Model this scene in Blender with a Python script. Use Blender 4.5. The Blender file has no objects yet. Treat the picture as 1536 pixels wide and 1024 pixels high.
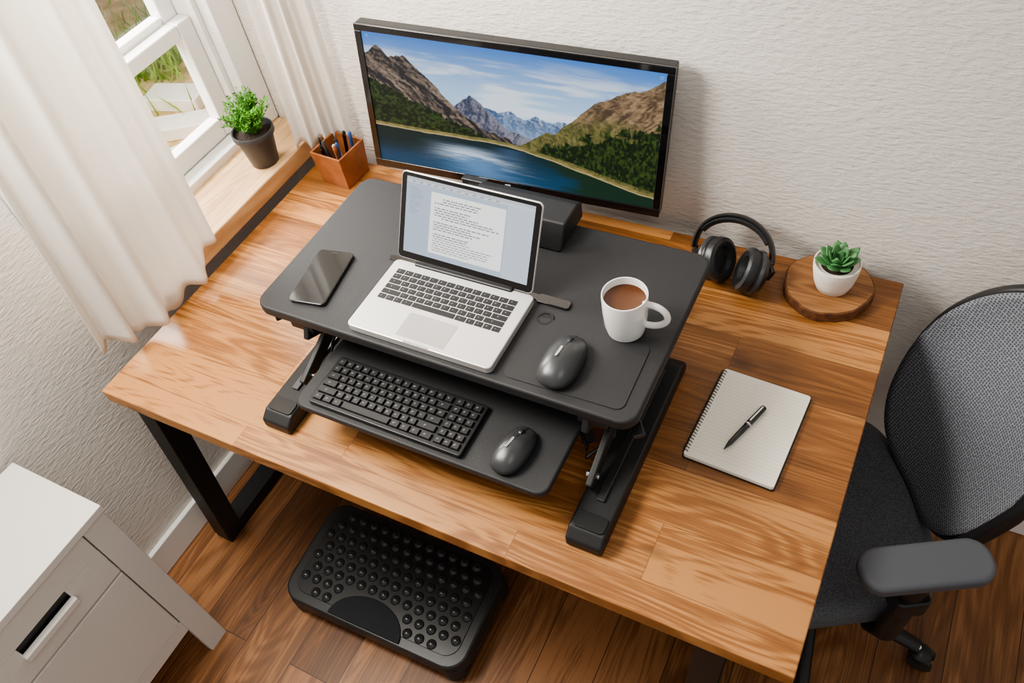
import bpy, bmesh, math, random
import numpy as np
from mathutils import Matrix, Vector, Euler
random.seed(7)
sc=bpy.context.scene
col=sc.collection
try:
    sc.view_settings.view_transform='AgX'; sc.view_settings.look='AgX - Medium High Contrast'
except Exception: pass

# ------------------------------------------------------------------ materials
def mat(name,color,rough=.5,metal=0,bump=None,coat=0,spec=.5,var=None):
    m=bpy.data.materials.new(name); m.use_nodes=True
    nt=m.node_tree; b=nt.nodes['Principled BSDF']
    b.inputs['Base Color'].default_value=(*color,1)
    b.inputs['Roughness'].default_value=rough
    b.inputs['Metallic'].default_value=metal
    b.inputs['Specular IOR Level'].default_value=spec
    b.inputs['Coat Weight'].default_value=coat
    b.inputs['Coat Roughness'].default_value=.1
    tc=nt.nodes.new('ShaderNodeTexCoord')
    if var:
        n=nt.nodes.new('ShaderNodeTexNoise'); n.inputs['Scale'].default_value=var[0]; n.inputs['Detail'].default_value=4
        r=nt.nodes.new('ShaderNodeValToRGB')
        r.color_ramp.elements[0].position=.3; r.color_ramp.elements[1].position=.7
        a=var[1]
        r.color_ramp.elements[0].color=(*[c*(1-a) for c in color],1)
        r.color_ramp.elements[1].color=(*[min(1,c*(1+a)) for c in color],1)
        nt.links.new(tc.outputs['Object'],n.inputs['Vector']); nt.links.new(n.outputs['Fac'],r.inputs['Fac'])
        nt.links.new(r.outputs['Color'],b.inputs['Base Color'])
    if bump:
        n=nt.nodes.new('ShaderNodeTexNoise'); n.inputs['Scale'].default_value=bump[0]; n.inputs['Detail'].default_value=5
        bp=nt.nodes.new('ShaderNodeBump'); bp.inputs['Strength'].default_value=bump[1]; bp.inputs['Distance'].default_value=bump[2] if len(bump)>2 else .001
        nt.links.new(tc.outputs['Object'],n.inputs['Vector']); nt.links.new(n.outputs['Fac'],bp.inputs['Height'])
        nt.links.new(bp.outputs['Normal'],b.inputs['Normal'])
    return m

def wood(name,cols,plank_w,plank_l,swap=False,rough=.4,grain=1.0,seam=.0006,contrast=.35,coat=.0,seamdark=.45,ring=.22,broadk=.85,finek=.5,knots=False):
    """staves running along object X (or Y when swap): plank tone + soft streaks + cathedral rings + pores"""
    m=bpy.data.materials.new(name); m.use_nodes=True
    nt=m.node_tree; N=nt.nodes; L=nt.links; b=N['Principled BSDF']
    def math_(op,a,b_,c=None):
        n=N.new('ShaderNodeMath'); n.operation=op
        for i,v in enumerate((a,b_,c)):
            if v is None: continue
            if isinstance(v,(int,float)): n.inputs[i].default_value=v
            else: L.new(v,n.inputs[i])
        return n.outputs[0]
    tc=N.new('ShaderNodeTexCoord'); mp=N.new('ShaderNodeMapping')
    if swap: mp.inputs['Rotation'].default_value=(0,0,math.pi/2)
    mp.inputs['Location'].default_value=(.13,.04,0)
    L.new(tc.outputs['Object'],mp.inputs['Vector'])
    br=N.new('ShaderNodeTexBrick'); br.offset=.37; br.offset_frequency=2; br.squash=1
    br.inputs['Color1'].default_value=(0,0,0,1); br.inputs['Color2'].default_value=(1,1,1,1); br.inputs['Mortar'].default_value=(0,0,0,1)
    br.inputs['Scale'].default_value=1; br.inputs['Mortar Size'].default_value=seam; br.inputs['Mortar Smooth'].default_value=.3
    br.inputs['Brick Width'].default_value=plank_l; br.inputs['Row Height'].default_value=plank_w; br.inputs['Bias'].default_value=0
    L.new(mp.outputs['Vector'],br.inputs['Vector'])
    sep=N.new('ShaderNodeSeparateColor'); L.new(br.outputs['Color'],sep.inputs['Color'])
    off=N.new('ShaderNodeVectorMath'); off.operation='MULTIPLY_ADD'
    cmb=N.new('ShaderNodeCombineXYZ')
    for i in range(3): L.new(sep.outputs['Red'],cmb.inputs[i])
    off.inputs[1].default_value=(37.3,17.7,29.1); L.new(cmb.outputs[0],off.inputs[0]); L.new(mp.outputs['Vector'],off.inputs[2])
    def noise(sx,sy,det,dist,rg=.55):
        v=N.new('ShaderNodeVectorMath'); v.operation='MULTIPLY'; v.inputs[1].default_value=(sx*grain,sy*grain,5); L.new(off.outputs[0],v.inputs[0])
        n=N.new('ShaderNodeTexNoise'); n.inputs['Scale'].default_value=1; n.inputs['Detail'].default_value=det; n.inputs['Distortion'].default_value=dist; n.inputs['Roughness'].default_value=rg
        L.new(v.outputs[0],n.inputs['Vector']); return n.outputs['Fac']
    broad=noise(1.6,16,4,.7); low=noise(1.3,9,1.5,.5); fine=noise(7,230,5,.4,.65)
    rings=math_('MULTIPLY_ADD',math_('SINE',math_('MULTIPLY',low,120.0),0.0),.5,.5)
    v=math_('MULTIPLY_ADD',sep.outputs['Red'],contrast,math_('MULTIPLY',broad,broadk))
    v=math_('MULTIPLY_ADD',fine,finek,v)
    v=math_('MULTIPLY_ADD',rings,ring*.6,v)
    rp=N.new('ShaderNodeValToRGB'); L.new(v,rp.inputs['Fac'])
    c0=.5*contrast+.5*broadk+.5*finek+ring*.3; sp=.24+contrast*.35
    e=rp.color_ramp.elements; e[0].position=max(0,c0-sp); e[0].color=(*cols[0],1); e[1].position=min(1,c0+sp); e[1].color=(*cols[2],1)
    k=e.new(c0); k.color=(*cols[1],1)
    colr=rp.outputs['Color']
    if knots:
        vo=N.new('ShaderNodeTexVoronoi'); vo.inputs['Scale'].default_value=1; vv=N.new('ShaderNodeVectorMath'); vv.operation='MULTIPLY'; vv.inputs[1].default_value=(3.2,7.5,0)
        L.new(mp.outputs['Vector'],vv.inputs[0]); L.new(vv.outputs[0],vo.inputs['Vector'])
        mr=N.new('ShaderNodeMapRange'); mr.inputs['From Min'].default_value=.03; mr.inputs['From Max'].default_value=.12; mr.inputs['To Min'].default_value=.75; mr.inputs['To Max'].default_value=0
        L.new(vo.outputs['Distance'],mr.inputs['Value'])
        s2=N.new('ShaderNodeSeparateColor'); L.new(vo.outputs['Color'],s2.inputs['Color'])
        gate=math_('GREATER_THAN',s2.outputs['Red'],.80)
        mk=N.new('ShaderNodeMix'); mk.data_type='RGBA'; L.new(math_('MULTIPLY',mr.outputs[0],gate),mk.inputs['Factor']); L.new(colr,mk.inputs[6]); mk.inputs[7].default_value=(*[c*.6 for c in cols[0]],1); colr=mk.outputs[2]
    mx=N.new('ShaderNodeMix'); mx.data_type='RGBA'; L.new(br.outputs['Fac'],mx.inputs['Factor']); L.new(colr,mx.inputs[6])
    mx.inputs[7].default_value=(*[c*seamdark for c in cols[0]],1); L.new(mx.outputs[2],b.inputs['Base Color'])
    rr=N.new('ShaderNodeMapRange'); rr.inputs['To Min'].default_value=rough-.08; rr.inputs['To Max'].default_value=rough+.12; L.new(fine,rr.inputs['Value']); L.new(rr.outputs[0],b.inputs['Roughness'])
    bp=N.new('ShaderNodeBump'); bp.inputs['Strength'].default_value=.25; bp.inputs['Distance'].default_value=.0006; L.new(fine,bp.inputs['Height']); L.new(bp.outputs['Normal'],b.inputs['Normal'])
    b.inputs['Coat Weight'].default_value=coat; b.inputs['Coat Roughness'].default_value=.25
    return m

def wallmat(name,color):
    m=bpy.data.materials.new(name); m.use_nodes=True
    nt=m.node_tree; N=nt.nodes; L=nt.links; b=N['Principled BSDF']
    b.inputs['Base Color'].default_value=(*color,1); b.inputs['Roughness'].default_value=.85; b.inputs['Specular IOR Level'].default_value=.25
    tc=N.new('ShaderNodeTexCoord'); mp=N.new('ShaderNodeMapping'); mp.inputs['Scale'].default_value=(55,55,150); L.new(tc.outputs['Object'],mp.inputs['Vector'])
    n=N.new('ShaderNodeTexNoise'); n.inputs['Scale'].default_value=1.0; n.inputs['Detail'].default_value=6; n.inputs['Roughness'].default_value=.6; L.new(mp.outputs[0],n.inputs['Vector'])
    bp=N.new('ShaderNodeBump'); bp.inputs['Strength'].default_value=.9; bp.inputs['Distance'].default_value=.0045
    L.new(n.outputs['Fac'],bp.inputs['Height']); L.new(bp.outputs['Normal'],b.inputs['Normal'])
    return m

M={}
M['wall']=wallmat('plaster_wall',(.75,.71,.66))
M['white']=mat('white_paint',(.82,.81,.79),.4)
M['cab']=mat('cabinet_white',(.74,.71,.67),.45)
M['desk']=wood('oak_butcher_block',[(.125,.045,.011),(.31,.125,.036),(.50,.235,.080)],.105,.58,rough=.40,contrast=.32,coat=.10,seam=.0004,seamdark=1.0,ring=.20,broadk=.72,finek=.62,knots=True)
M['floor']=wood('floor_planks',[(.095,.037,.013),(.225,.095,.034),(.36,.165,.066)],.14,1.3,swap=True,rough=.42,contrast=.28,seam=.0012,grain=.9,coat=.0,ring=.22,broadk=.7,finek=.6)
M['sill']=wood('sill_wood',[(.38,.21,.09),(.58,.36,.18),(.72,.50,.28)],.5,3,swap=True,rough=.5,contrast=.1,grain=.8)
M['slice']=wood('wood_slice',[(.16,.065,.022),(.29,.13,.046),(.38,.185,.072)],1,3,rough=.5,contrast=.0,grain=1.3,ring=.3,broadk=.6)
M['blk']=mat('black_powdercoat',(.013,.013,.014),.5,bump=(900,.25))
M['plat']=mat('black_textured_laminate',(.022,.022,.024),.55,bump=(700,.5,.0008))
M['plast']=mat('black_plastic',(.014,.014,.015),.35)
M['key']=mat('key_black',(.016,.016,.018),.42)
M['rub']=mat('rubber_black',(.024,.025,.027),.36,bump=(600,.15))
M['gloss']=mat('gloss_black',(.004,.004,.005),.06,coat=1)
M['alu']=mat('aluminium',(.78,.77,.76),.38,.7)
M['alu2']=mat('aluminium_trackpad',(.62,.62,.63),.3,.8)
M['chrome']=mat('metal_chrome',(.7,.7,.7),.2,1)
M['steel']=mat('dark_steel',(.12,.12,.12),.35,.9)
M['ceram']=mat('white_ceramic',(.85,.84,.82),.18,coat=.6)
M['pot']=mat('pot_white_ceramic',(.80,.75,.68),.55,bump=(60,.3,.002))
M['coffee']=mat('coffee_liquid',(.095,.030,.008),.15,coat=.2)
M['paper']=mat('paper',(.93,.875,.77),.8)
M['penw']=mat('wood_box',(.27,.095,.032),.5,var=(30,.25))
M['bark']=mat('bark',(.15,.062,.024),.9,bump=(90,.9,.004),var=(60,.4))
M['soil']=mat('soil',(.03,.018,.011),.95,bump=(200,1,.004))
M['greypot']=mat('grey_pot',(.045,.046,.050),.5)
M['leaf']=mat('herb_leaf',(.09,.28,.022),.5,var=(40,.5))
M['succ']=mat('succulent_leaf',(.07,.20,.07),.45,var=(25,.35))
M['fab']=mat('seat_fabric',(.10,.103,.113),.95,bump=(450,.9,.002),var=(420,.45))
M['armpad']=mat('arm_pad',(.085,.090,.104),.6)
M['dgrey']=mat('mouse_grey',(.060,.062,.066),.3,.3)
M['stone']=mat('stone_slab',(.82,.77,.69),.9,var=(6,.12))
M['blue']=mat('pen_blue',(.03,.08,.25),.4)
def fabricmat():
    m=bpy.data.materials.new('linen_curtain'); m.use_nodes=True
    nt=m.node_tree; N=nt.nodes; L=nt.links; b=N['Principled BSDF']
    b.inputs['Base Color'].default_value=(.85,.82,.78,1); b.inputs['Roughness'].default_value=.95; b.inputs['Specular IOR Level'].default_value=.1
    tc=N.new('ShaderNodeTexCoord'); n=N.new('ShaderNodeTexNoise'); n.inputs['Scale'].default_value=350; n.inputs['Detail'].default_value=2
    L.new(tc.outputs['Object'],n.inputs['Vector'])
    bp=N.new('ShaderNodeBump'); bp.inputs['Strength'].default_value=.4; bp.inputs['Distance'].default_value=.001
    L.new(n.outputs['Fac'],bp.inputs['Height']); L.new(bp.outputs[0],b.inputs['Normal'])
    tr=N.new('ShaderNodeBsdfTranslucent'); tr.inputs['Color'].default_value=(.90,.86,.80,1)
    mx=N.new('ShaderNodeMixShader'); mx.inputs[0].default_value=.38
    L.new(b.outputs[0],mx.inputs[1]); L.new(tr.outputs[0],mx.inputs[2]); L.new(mx.outputs[0],N['Material Output'].inputs['Surface'])
    return m
M['linen']=fabricmat()
def meshfab():
    m=bpy.data.materials.new('chair_mesh'); m.use_nodes=True
    nt=m.node_tree; N=nt.nodes; L=nt.links; b=N['Principled BSDF']; b.inputs['Roughness'].default_value=.7
    tc=N.new('ShaderNodeTexCoord'); sp=N.new('ShaderNodeSeparateXYZ'); cb=N.new('ShaderNodeCombineXYZ')
    L.new(tc.outputs['Object'],sp.inputs[0]); L.new(sp.outputs['Y'],cb.inputs['X']); L.new(sp.outputs['Z'],cb.inputs['Y'])
    v=N.new('ShaderNodeTexVoronoi'); v.voronoi_dimensions='2D'; v.inputs['Scale'].default_value=190; v.inputs['Randomness'].default_value=.25
    L.new(cb.outputs[0],v.inputs['Vector']); r=N.new('ShaderNodeValToRGB')
    r.color_ramp.elements[0].position=.20; r.color_ramp.elements[0].color=(.035,.038,.046,1)
    r.color_ramp.elements[1].position=.50; r.color_ramp.elements[1].color=(.19,.20,.23,1)
    L.new(v.outputs['Distance'],r.inputs['Fac']); L.new(r.outputs[0],b.inputs['Base Color']); return m
M['mesh']=meshfab()
def screenmat(name,strength):
    m=bpy.data.materials.new(name); m.use_nodes=True
    nt=m.node_tree; N=nt.nodes; L=nt.links; b=N['Principled BSDF']
    a=N.new('ShaderNodeVertexColor'); a.layer_name='Col'
    b.inputs['Base Color'].default_value=(.01,.01,.01,1); b.inputs['Roughness'].default_value=.3
    b.inputs['Specular IOR Level'].default_value=.15
    L.new(a.outputs['Color'],b.inputs['Emission Color']); b.inputs['Emission Strength'].default_value=strength
    return m
M['scr1']=screenmat('monitor_display',1.0)
M['scr2']=screenmat('laptop_display',.85)
def glassmat():
    m=bpy.data.materials.new('window_glass'); m.use_nodes=True
    nt=m.node_tree; N=nt.nodes; L=nt.links
    t=N.new('ShaderNodeBsdfTransparent'); g=N.new('ShaderNodeBsdfGlossy'); g.inputs['Roughness'].default_value=.02
    mx=N.new('ShaderNodeMixShader'); mx.inputs[0].default_value=.06
    L.new(t.outputs[0],mx.inputs[1]); L.new(g.outputs[0],mx.inputs[2]); L.new(mx.outputs[0],N['Material Output'].inputs['Surface']); return m
M['glass']=glassmat()
def groundmat():
    m=bpy.data.materials.new('dry_grass_ground'); m.use_nodes=True
    nt=m.node_tree; N=nt.nodes; L=nt.links; b=N['Principled BSDF']; b.inputs['Roughness'].default_value=1
    tc=N.new('ShaderNodeTexCoord'); n=N.new('ShaderNodeTexNoise'); n.inputs['Scale'].default_value=6; n.inputs['Detail'].default_value=9; n.inputs['Roughness'].default_value=.7
    L.new(tc.outputs['Object'],n.inputs['Vector']); r=N.new('ShaderNodeValToRGB'); e=r.color_ramp.elements
    e[0].position=.34; e[0].color=(.20,.19,.05,1); e[1].position=.62; e[1].color=(.72,.54,.30,1); k=e.new(.46); k.color=(.50,.34,.14,1)
    L.new(n.outputs['Fac'],r.inputs['Fac']); L.new(r.outputs[0],b.inputs['Base Color']); return m
M['ground']=groundmat()

# ------------------------------------------------------------------ builders
def group(name,loc=(0,0,0),rotz=0,parent=None):
    e=bpy.data.objects.new(name,None); e.empty_display_size=.05; col.objects.link(e)
    e.location=loc; e.rotation_euler=(0,0,rotz)
    if parent: e.parent=parent
    return e
def finish(name,bm,m,parent,loc=(0,0,0),rot=(0,0,0),smooth=False,bevel=0,seg=2,angle=35):
    bmesh.ops.recalc_face_normals(bm,faces=bm.faces)
    me=bpy.data.meshes.new(name); bm.to_mesh(me); bm.free()
    o=bpy.data.objects.new(name,me); col.objects.link(o); me.materials.append(m)
    o.location=loc; o.rotation_euler=rot
    if parent: o.parent=parent
    if smooth or bevel:
        for p in me.polygons: p.use_smooth=True
    if bevel:
        b=o.modifiers.new('b','BEVEL'); b.width=bevel; b.segments=seg; b.limit_method='ANGLE'; b.angle_limit=math.radians(angle); b.harden_normals=True
    elif smooth=='auto':
        e=o.modifiers.new('e','EDGE_SPLIT'); e.split_angle=math.radians(40)
    return o
def box(name,x0,x1,y0,y1,z0,z1,m,parent=None,bevel=.002,rot=(0,0,0)):
    cx,cy,cz=(x0+x1)/2,(y0+y1)/2,(z0+z1)/2
    bm=bmesh.new(); bmesh.ops.create_cube(bm,size=1)
    for v in bm.verts: v.co=Vector((v.co.x*(x1-x0),v.co.y*(y1-y0),v.co.z*(z1-z0)))
    return finish(name,bm,m,parent,(cx,cy,cz),rot,bevel=bevel)
def rr_outline(w,d,r,n=8):
    pts=[]
    for (cx,cy,a0) in ((w/2-r,d/2-r,0),(-w/2+r,d/2-r,90),(-w/2+r,-d/2+r,180),(w/2-r,-d/2+r,270)):
        for i in range(n+1):
            a=math.radians(a0+90*i/n); pts.append((cx+r*math.cos(a),cy+r*math.sin(a)))
    return pts
def prism(name,pts,z0,z1,m,parent=None,loc=(0,0,0),rot=(0,0,0),bevel=.001,seg=2,taper=1.0):
    bm=bmesh.new()
    lo=[bm.verts.new((x,y,z0)) for x,y in pts]; hi=[bm.verts.new((x*taper,y*taper,z1)) for x,y in pts]
    bm.faces.new(hi); bm.faces.new(lo[::-1]); n=len(pts)
    for i in range(n): bm.faces.new((lo[i],lo[(i+1)%n],hi[(i+1)%n],hi[i]))
    return finish(name,bm,m,parent,loc,rot,bevel=bevel,seg=seg,smooth='auto')
def rprism(name,w,d,h,r,loc,m,parent=None,rotz=0,bevel=.001,seg=2,taper=1.0):
    return prism(name,rr_outline(w,d,r),0,h,m,parent,loc,(0,0,rotz),bevel,seg,taper)
def extrude_x(name,pts,x0,x1,m,parent,bevel=.003,seg=2,angle=20):
    bm=bmesh.new(); A=[bm.verts.new((x0,y,z)) for y,z in pts]; B=[bm.verts.new((x1,y,z)) for y,z in pts]
    bm.faces.new(A); bm.faces.new(B[::-1]); n=len(pts)
    for k in range(n): bm.faces.new((A[k],B[k],B[(k+1)%n],A[(k+1)%n]))
    return finish(name,bm,m,parent,bevel=bevel,seg=seg,angle=angle)
def lathe(name,prof,m,parent=None,loc=(0,0,0),rot=(0,0,0),n=48,scale=(1,1,1)):
    bm=bmesh.new(); rings=[]
    for r,z in prof:
        if r<1e-6: rings.append([bm.verts.new((0,0,z*scale[2]))])
        else: rings.append([bm.verts.new((r*math.cos(2*math.pi*i/n)*scale[0],r*math.sin(2*math.pi*i/n)*scale[1],z*scale[2])) for i in range(n)])
    for a,b in zip(rings[:-1],rings[1:]):
        for i in range(n):
            j=(i+1)%n
            if len(a)==1 and len(b)>1: bm.faces.new((a[0],b[j],b[i]))
            elif len(b)==1 and len(a)>1: bm.faces.new((a[i],a[j],b[0]))
            elif len(a)>1: bm.faces.new((a[i],a[j],b[j],b[i]))
    return finish(name,bm,m,parent,loc,rot,smooth='auto')
def tube(name,pts,r,m,parent=None,n=12,flat=1.0,radii=None,up=(0,0,1),cyc=False):
    P=[Vector(p) for p in pts]; bm=bmesh.new(); rings=[]; k=len(P)
    for i,p in enumerate(P):
        if cyc: t=(P[(i+1)%k]-P[i-1])
        else: t=(P[min(i+1,k-1)]-P[max(i-1,0)])
        t.normalize(); s=t.cross(Vector(up))
        if s.length<1e-4: s=t.cross(Vector((1,0,0)))
        s.normalize(); u=s.cross(t).normalized(); rr=radii[i] if radii else r
        rings.append([bm.verts.new(p+s*(rr*math.cos(2*math.pi*j/n))+u*(rr*flat*math.sin(2*math.pi*j/n))) for j in range(n)])
    R=list(zip(rings[:-1],rings[1:]))
    if cyc: R.append((rings[-1],rings[0]))
    for a,b in R:
        for j in range(n): bm.faces.new((a[j],a[(j+1)%n],b[(j+1)%n],b[j]))
    if not cyc: bm.faces.new(rings[0][::-1]); bm.faces.new(rings[-1])
    return finish(name,bm,m,parent,smooth='auto')
def beam(name,p0,p1,w,h,m,parent=None,bevel=.002):
    p0=Vector(p0);p1=Vector(p1); t=(p1-p0); L=t.length; t.normalize()
    up=Vector((0,0,1)); 
    if abs(t.z)>.95: up=Vector((0,1,0))
    s=t.cross(up).normalized(); u=s.cross(t)
    bm=bmesh.new(); bmesh.ops.create_cube(bm,size=1)
    mid=(p0+p1)/2
    for v in bm.verts: c=v.co.copy(); v.co=t*(c.x*L)+s*(c.y*w)+u*(c.z*h)
    return finish(name,bm,m,parent,mid,bevel=bevel)
def addbox(bm,x0,x1,y0,y1,z0,z1,ins=0):
    v=[bm.verts.new(c) for c in((x0,y0,z0),(x1,y0,z0),(x1,y1,z0),(x0,y1,z0),(x0+ins,y0+ins,z1),(x1-ins,y0+ins,z1),(x1-ins,y1-ins,z1),(x0+ins,y1-ins,z1))]
    for f in((0,3,2,1),(4,5,6,7),(0,1,5,4),(1,2,6,5),(2,3,7,6),(3,0,4,7)): bm.faces.new([v[i] for i in f])

# ------------------------------------------------------------------ room
def room():
    box('floor',-.12,3.4,-3.4,.12,-.06,0,M['floor'],bevel=0)
    box('wall_back',-.12,3.4,0,.12,0,2.6,M['wall'],bevel=0)
    g=group('wall_left')
    Y0,Y1,Z0,Z1=-.70,-.055,.78,1.95
    box('below_window',-.12,0,-3.4,0,0,Z0,M['wall'],g,bevel=0)
    box('above_window',-.12,0,-3.4,0,Z1,2.6,M['wall'],g,bevel=0)
    box('front_part',-.12,0,-3.4,Y0,Z0,Z1,M['wall'],g,bevel=0)
    box('back_part',-.12,0,Y1,0,Z0,Z1,M['wall'],g,bevel=0)
    box('baseboard_left',0,.016,-3.4,-.016,0,.10,M['white'],bevel=.004)
    box('baseboard_back',0,3.4,-.016,0,0,.10,M['white'],bevel=.004)
    w=group('window_1')
    box('frame_bottom',-.119,.008,Y0,Y1,Z0,.835,M['white'],w,.003)
    box('frame_top',-.119,.004,Y0,Y1,1.90,Z1-.001,M['white'],w,.003)
    box('frame_side_back',-.119,.022,Y1-.02,-.003,.816,Z1+.02,M['white'],w,.003)
    box('frame_side_front',-.119,.006,Y0+.001,Y0+.04,.836,1.899,M['white'],w,.003)
    box('inner_step',-.09,-.012,Y1-.035,Y1-.021,.836,1.899,M['white'],w,.002)
    for nm,x,z0,z1 in(('lower',-.05,.838,1.135),('upper',-.088,1.10,1.88)):
        box(nm+'_sash_bottom',x-.017,x+.017,Y0+.086,Y1-.081,z0,z0+.050,M['white'],w,.004)
        box(nm+'_sash_top',x-.017,x+.017,Y0+.086,Y1-.081,z1-.035,z1,M['white'],w,.004)
        box(nm+'_sash_back',x-.018,x+.018,Y1-.08,Y1-.036,z0,z1,M['white'],w,.004)
        box(nm+'_sash_front',x-.018,x+.018,Y0+.041,Y0+.085,z0,z1,M['white'],w,.004)
        box(nm+'_glass',x-.003,x+.003,Y0+.086,Y1-.081,z0+.051,z1-.036,M['glass'],w,0)
    box('window_sill',.0,.160,-.62,-.004,.768,.815,M['sill'],None,.004)
    gg=group('garden_ground',(0,0,.14))
    box('dry_lawn',-7,-.13,-4,5,-.04,0,M['ground'],gg,bevel=0)
    for i,(x,y,a,l,ww) in enumerate([(-1.15,.56,.55,.36,.11),(-1.36,.70,.25,.26,.13),(-1.05,.36,1.0,.24,.09),(-1.62,.46,.1,.2,.1),(-2.3,1.5,.3,.4,.2)]):
        rprism('stone_%d'%i,l,ww,.06,.015,(x,y,.0),M['stone'],gg,a,.006)
    bm=bmesh.new()
    for i in range(3600):
        if i<300: cx=random.uniform(-3.5,-.4); cy=random.uniform(-.6,2.2)
        else:
            c=random.choice([(-.75,.15),(-1.85,1.35),(-2.4,.9),(-2.2,1.8),(-2.8,1.4),(-1.95,.45),(-1.7,.95),(-1.9,.75)]); cx=c[0]+random.gauss(0,.12); cy=c[1]+random.gauss(0,.11)
        if cx>-.35: continue
        a=random.uniform(0,6.28); h=random.uniform(.05,.2); dx,dy=math.cos(a)*.007,math.sin(a)*.007
        lx,ly=random.gauss(0,.05),random.gauss(0,.05)
        v=[bm.verts.new(c) for c in((cx-dx,cy-dy,0),(cx+dx,cy+dy,0),(cx+lx,cy+ly,h))]; bm.faces.new(v)
    finish('grass_tufts',bm,mat('grass_blade',(.27,.42,.06),.8,var=(3,.6)),gg)
room()

def curtain(name,bot,top,z0,z1,folds,amp,seed,hem=None):
    rs=random.Random(seed); g=group(name)
    nx,nz=180,80; bm=bmesh.new(); V=[]
    ph=[rs.uniform(0,6.28) for _ in range(8)]
    b0,b1=Vector(bot[0]),Vector(bot[1]); t0,t1=Vector(top[0]),Vector(top[1])
    for j in range(nz+1):
        t=j/nz; row=[]
        for i in range(nx+1):
            s=i/nx
            zb=z0+(np.interp(s,[h[0] for h in hem],[h[1] for h in hem]) if hem else 0)
            z=zb+(z1-zb)*t
            p=(b0.lerp(b1,s)).lerp(t0.lerp(t1,s),t)
            d=(b1-b0).normalized(); nrm=Vector((-d.y,d.x))
            sw=s+.03*math.sin(2.2*t+ph[0])+.05*math.sin(6.28*s+ph[1])+.02*math.sin(4*t+9*s+ph[6])
            a=amp*(1-.15*t)*(.7+.3*math.sin(5*s+ph[2]+t))
            q=2*math.pi*folds*sw+ph[3]+.6*t
            off=a*(math.sin(q)+.28*math.sin(2*q+ph[7])) +.20*a*math.sin(2*math.pi*folds*2.3*sw+ph[4]-.8*t)
            if hem: off-= .024*math.sin(math.pi*s)*(1-t)
            zz=z+ (1-t)**4*.010*math.sin(2*math.pi*folds*s+ph[5])
            row.append(bm.verts.new((p.x+nrm.x*off,p.y+nrm.y*off,zz)))
        V.append(row)
    for j in range(nz):
        for i in range(nx): bm.faces.new((V[j][i],V[j][i+1],V[j+1][i+1],V[j+1][i]))
    o=finish('cloth',bm,M['linen'],g,smooth=True)
    s=o.modifiers.new('so','SOLIDIFY'); s.thickness=.0025
    tube('rod',[(top[0][0],top[0][1]-.05,z1+.01),(top[1][0],top[1][1]+.02,z1+.01)],.009,M['white'],g)
    return g
curtain('curtain',[(.140,-.785),(.185,-.455)],[(.12,-.63),(.12,-.36)],.79,2.25,3.8,.028,2,hem=[(0,.005),(.25,-.010),(.6,-.020),(.8,.0),(1,.045)])
curtain('curtain',[(.155,-.100),(.285,-.028)],[(.205,-.072),(.290,-.030)],.818,2.25,3.2,.012,5)

# ------------------------------------------------------------------ desk
def desk():
    g=group('desk',(0,0,0))
    x0,x1,y0,y1=.169,1.567,-.846,-.03
    box('desk_top',x0,x1,y0,y1,.716,.75,M['desk'],g,.0025)
    def leg(nm,xt,xb):
        for y,n in((-.80,'front'),(-.10,'rear')):
            beam(nm+'_'+n,(xt,y,.716),(xb,y,.02),.05,.055,M['blk'],g)
        beam(nm+'_foot',(xb,-.825,.022),(xb,-.07,.022),.055,.042,M['blk'],g)
        beam(nm+'_top',(xt,-.82,.70),(xt,-.07,.70),.05,.03,M['blk'],g)
    leg('leg_left',.235,.10); leg('leg_right',1.445,1.415)
    beam('cross_bar',(.235,-.10,.66),(1.445,-.10,.66),.03,.05,M['blk'],g)
desk()

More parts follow.
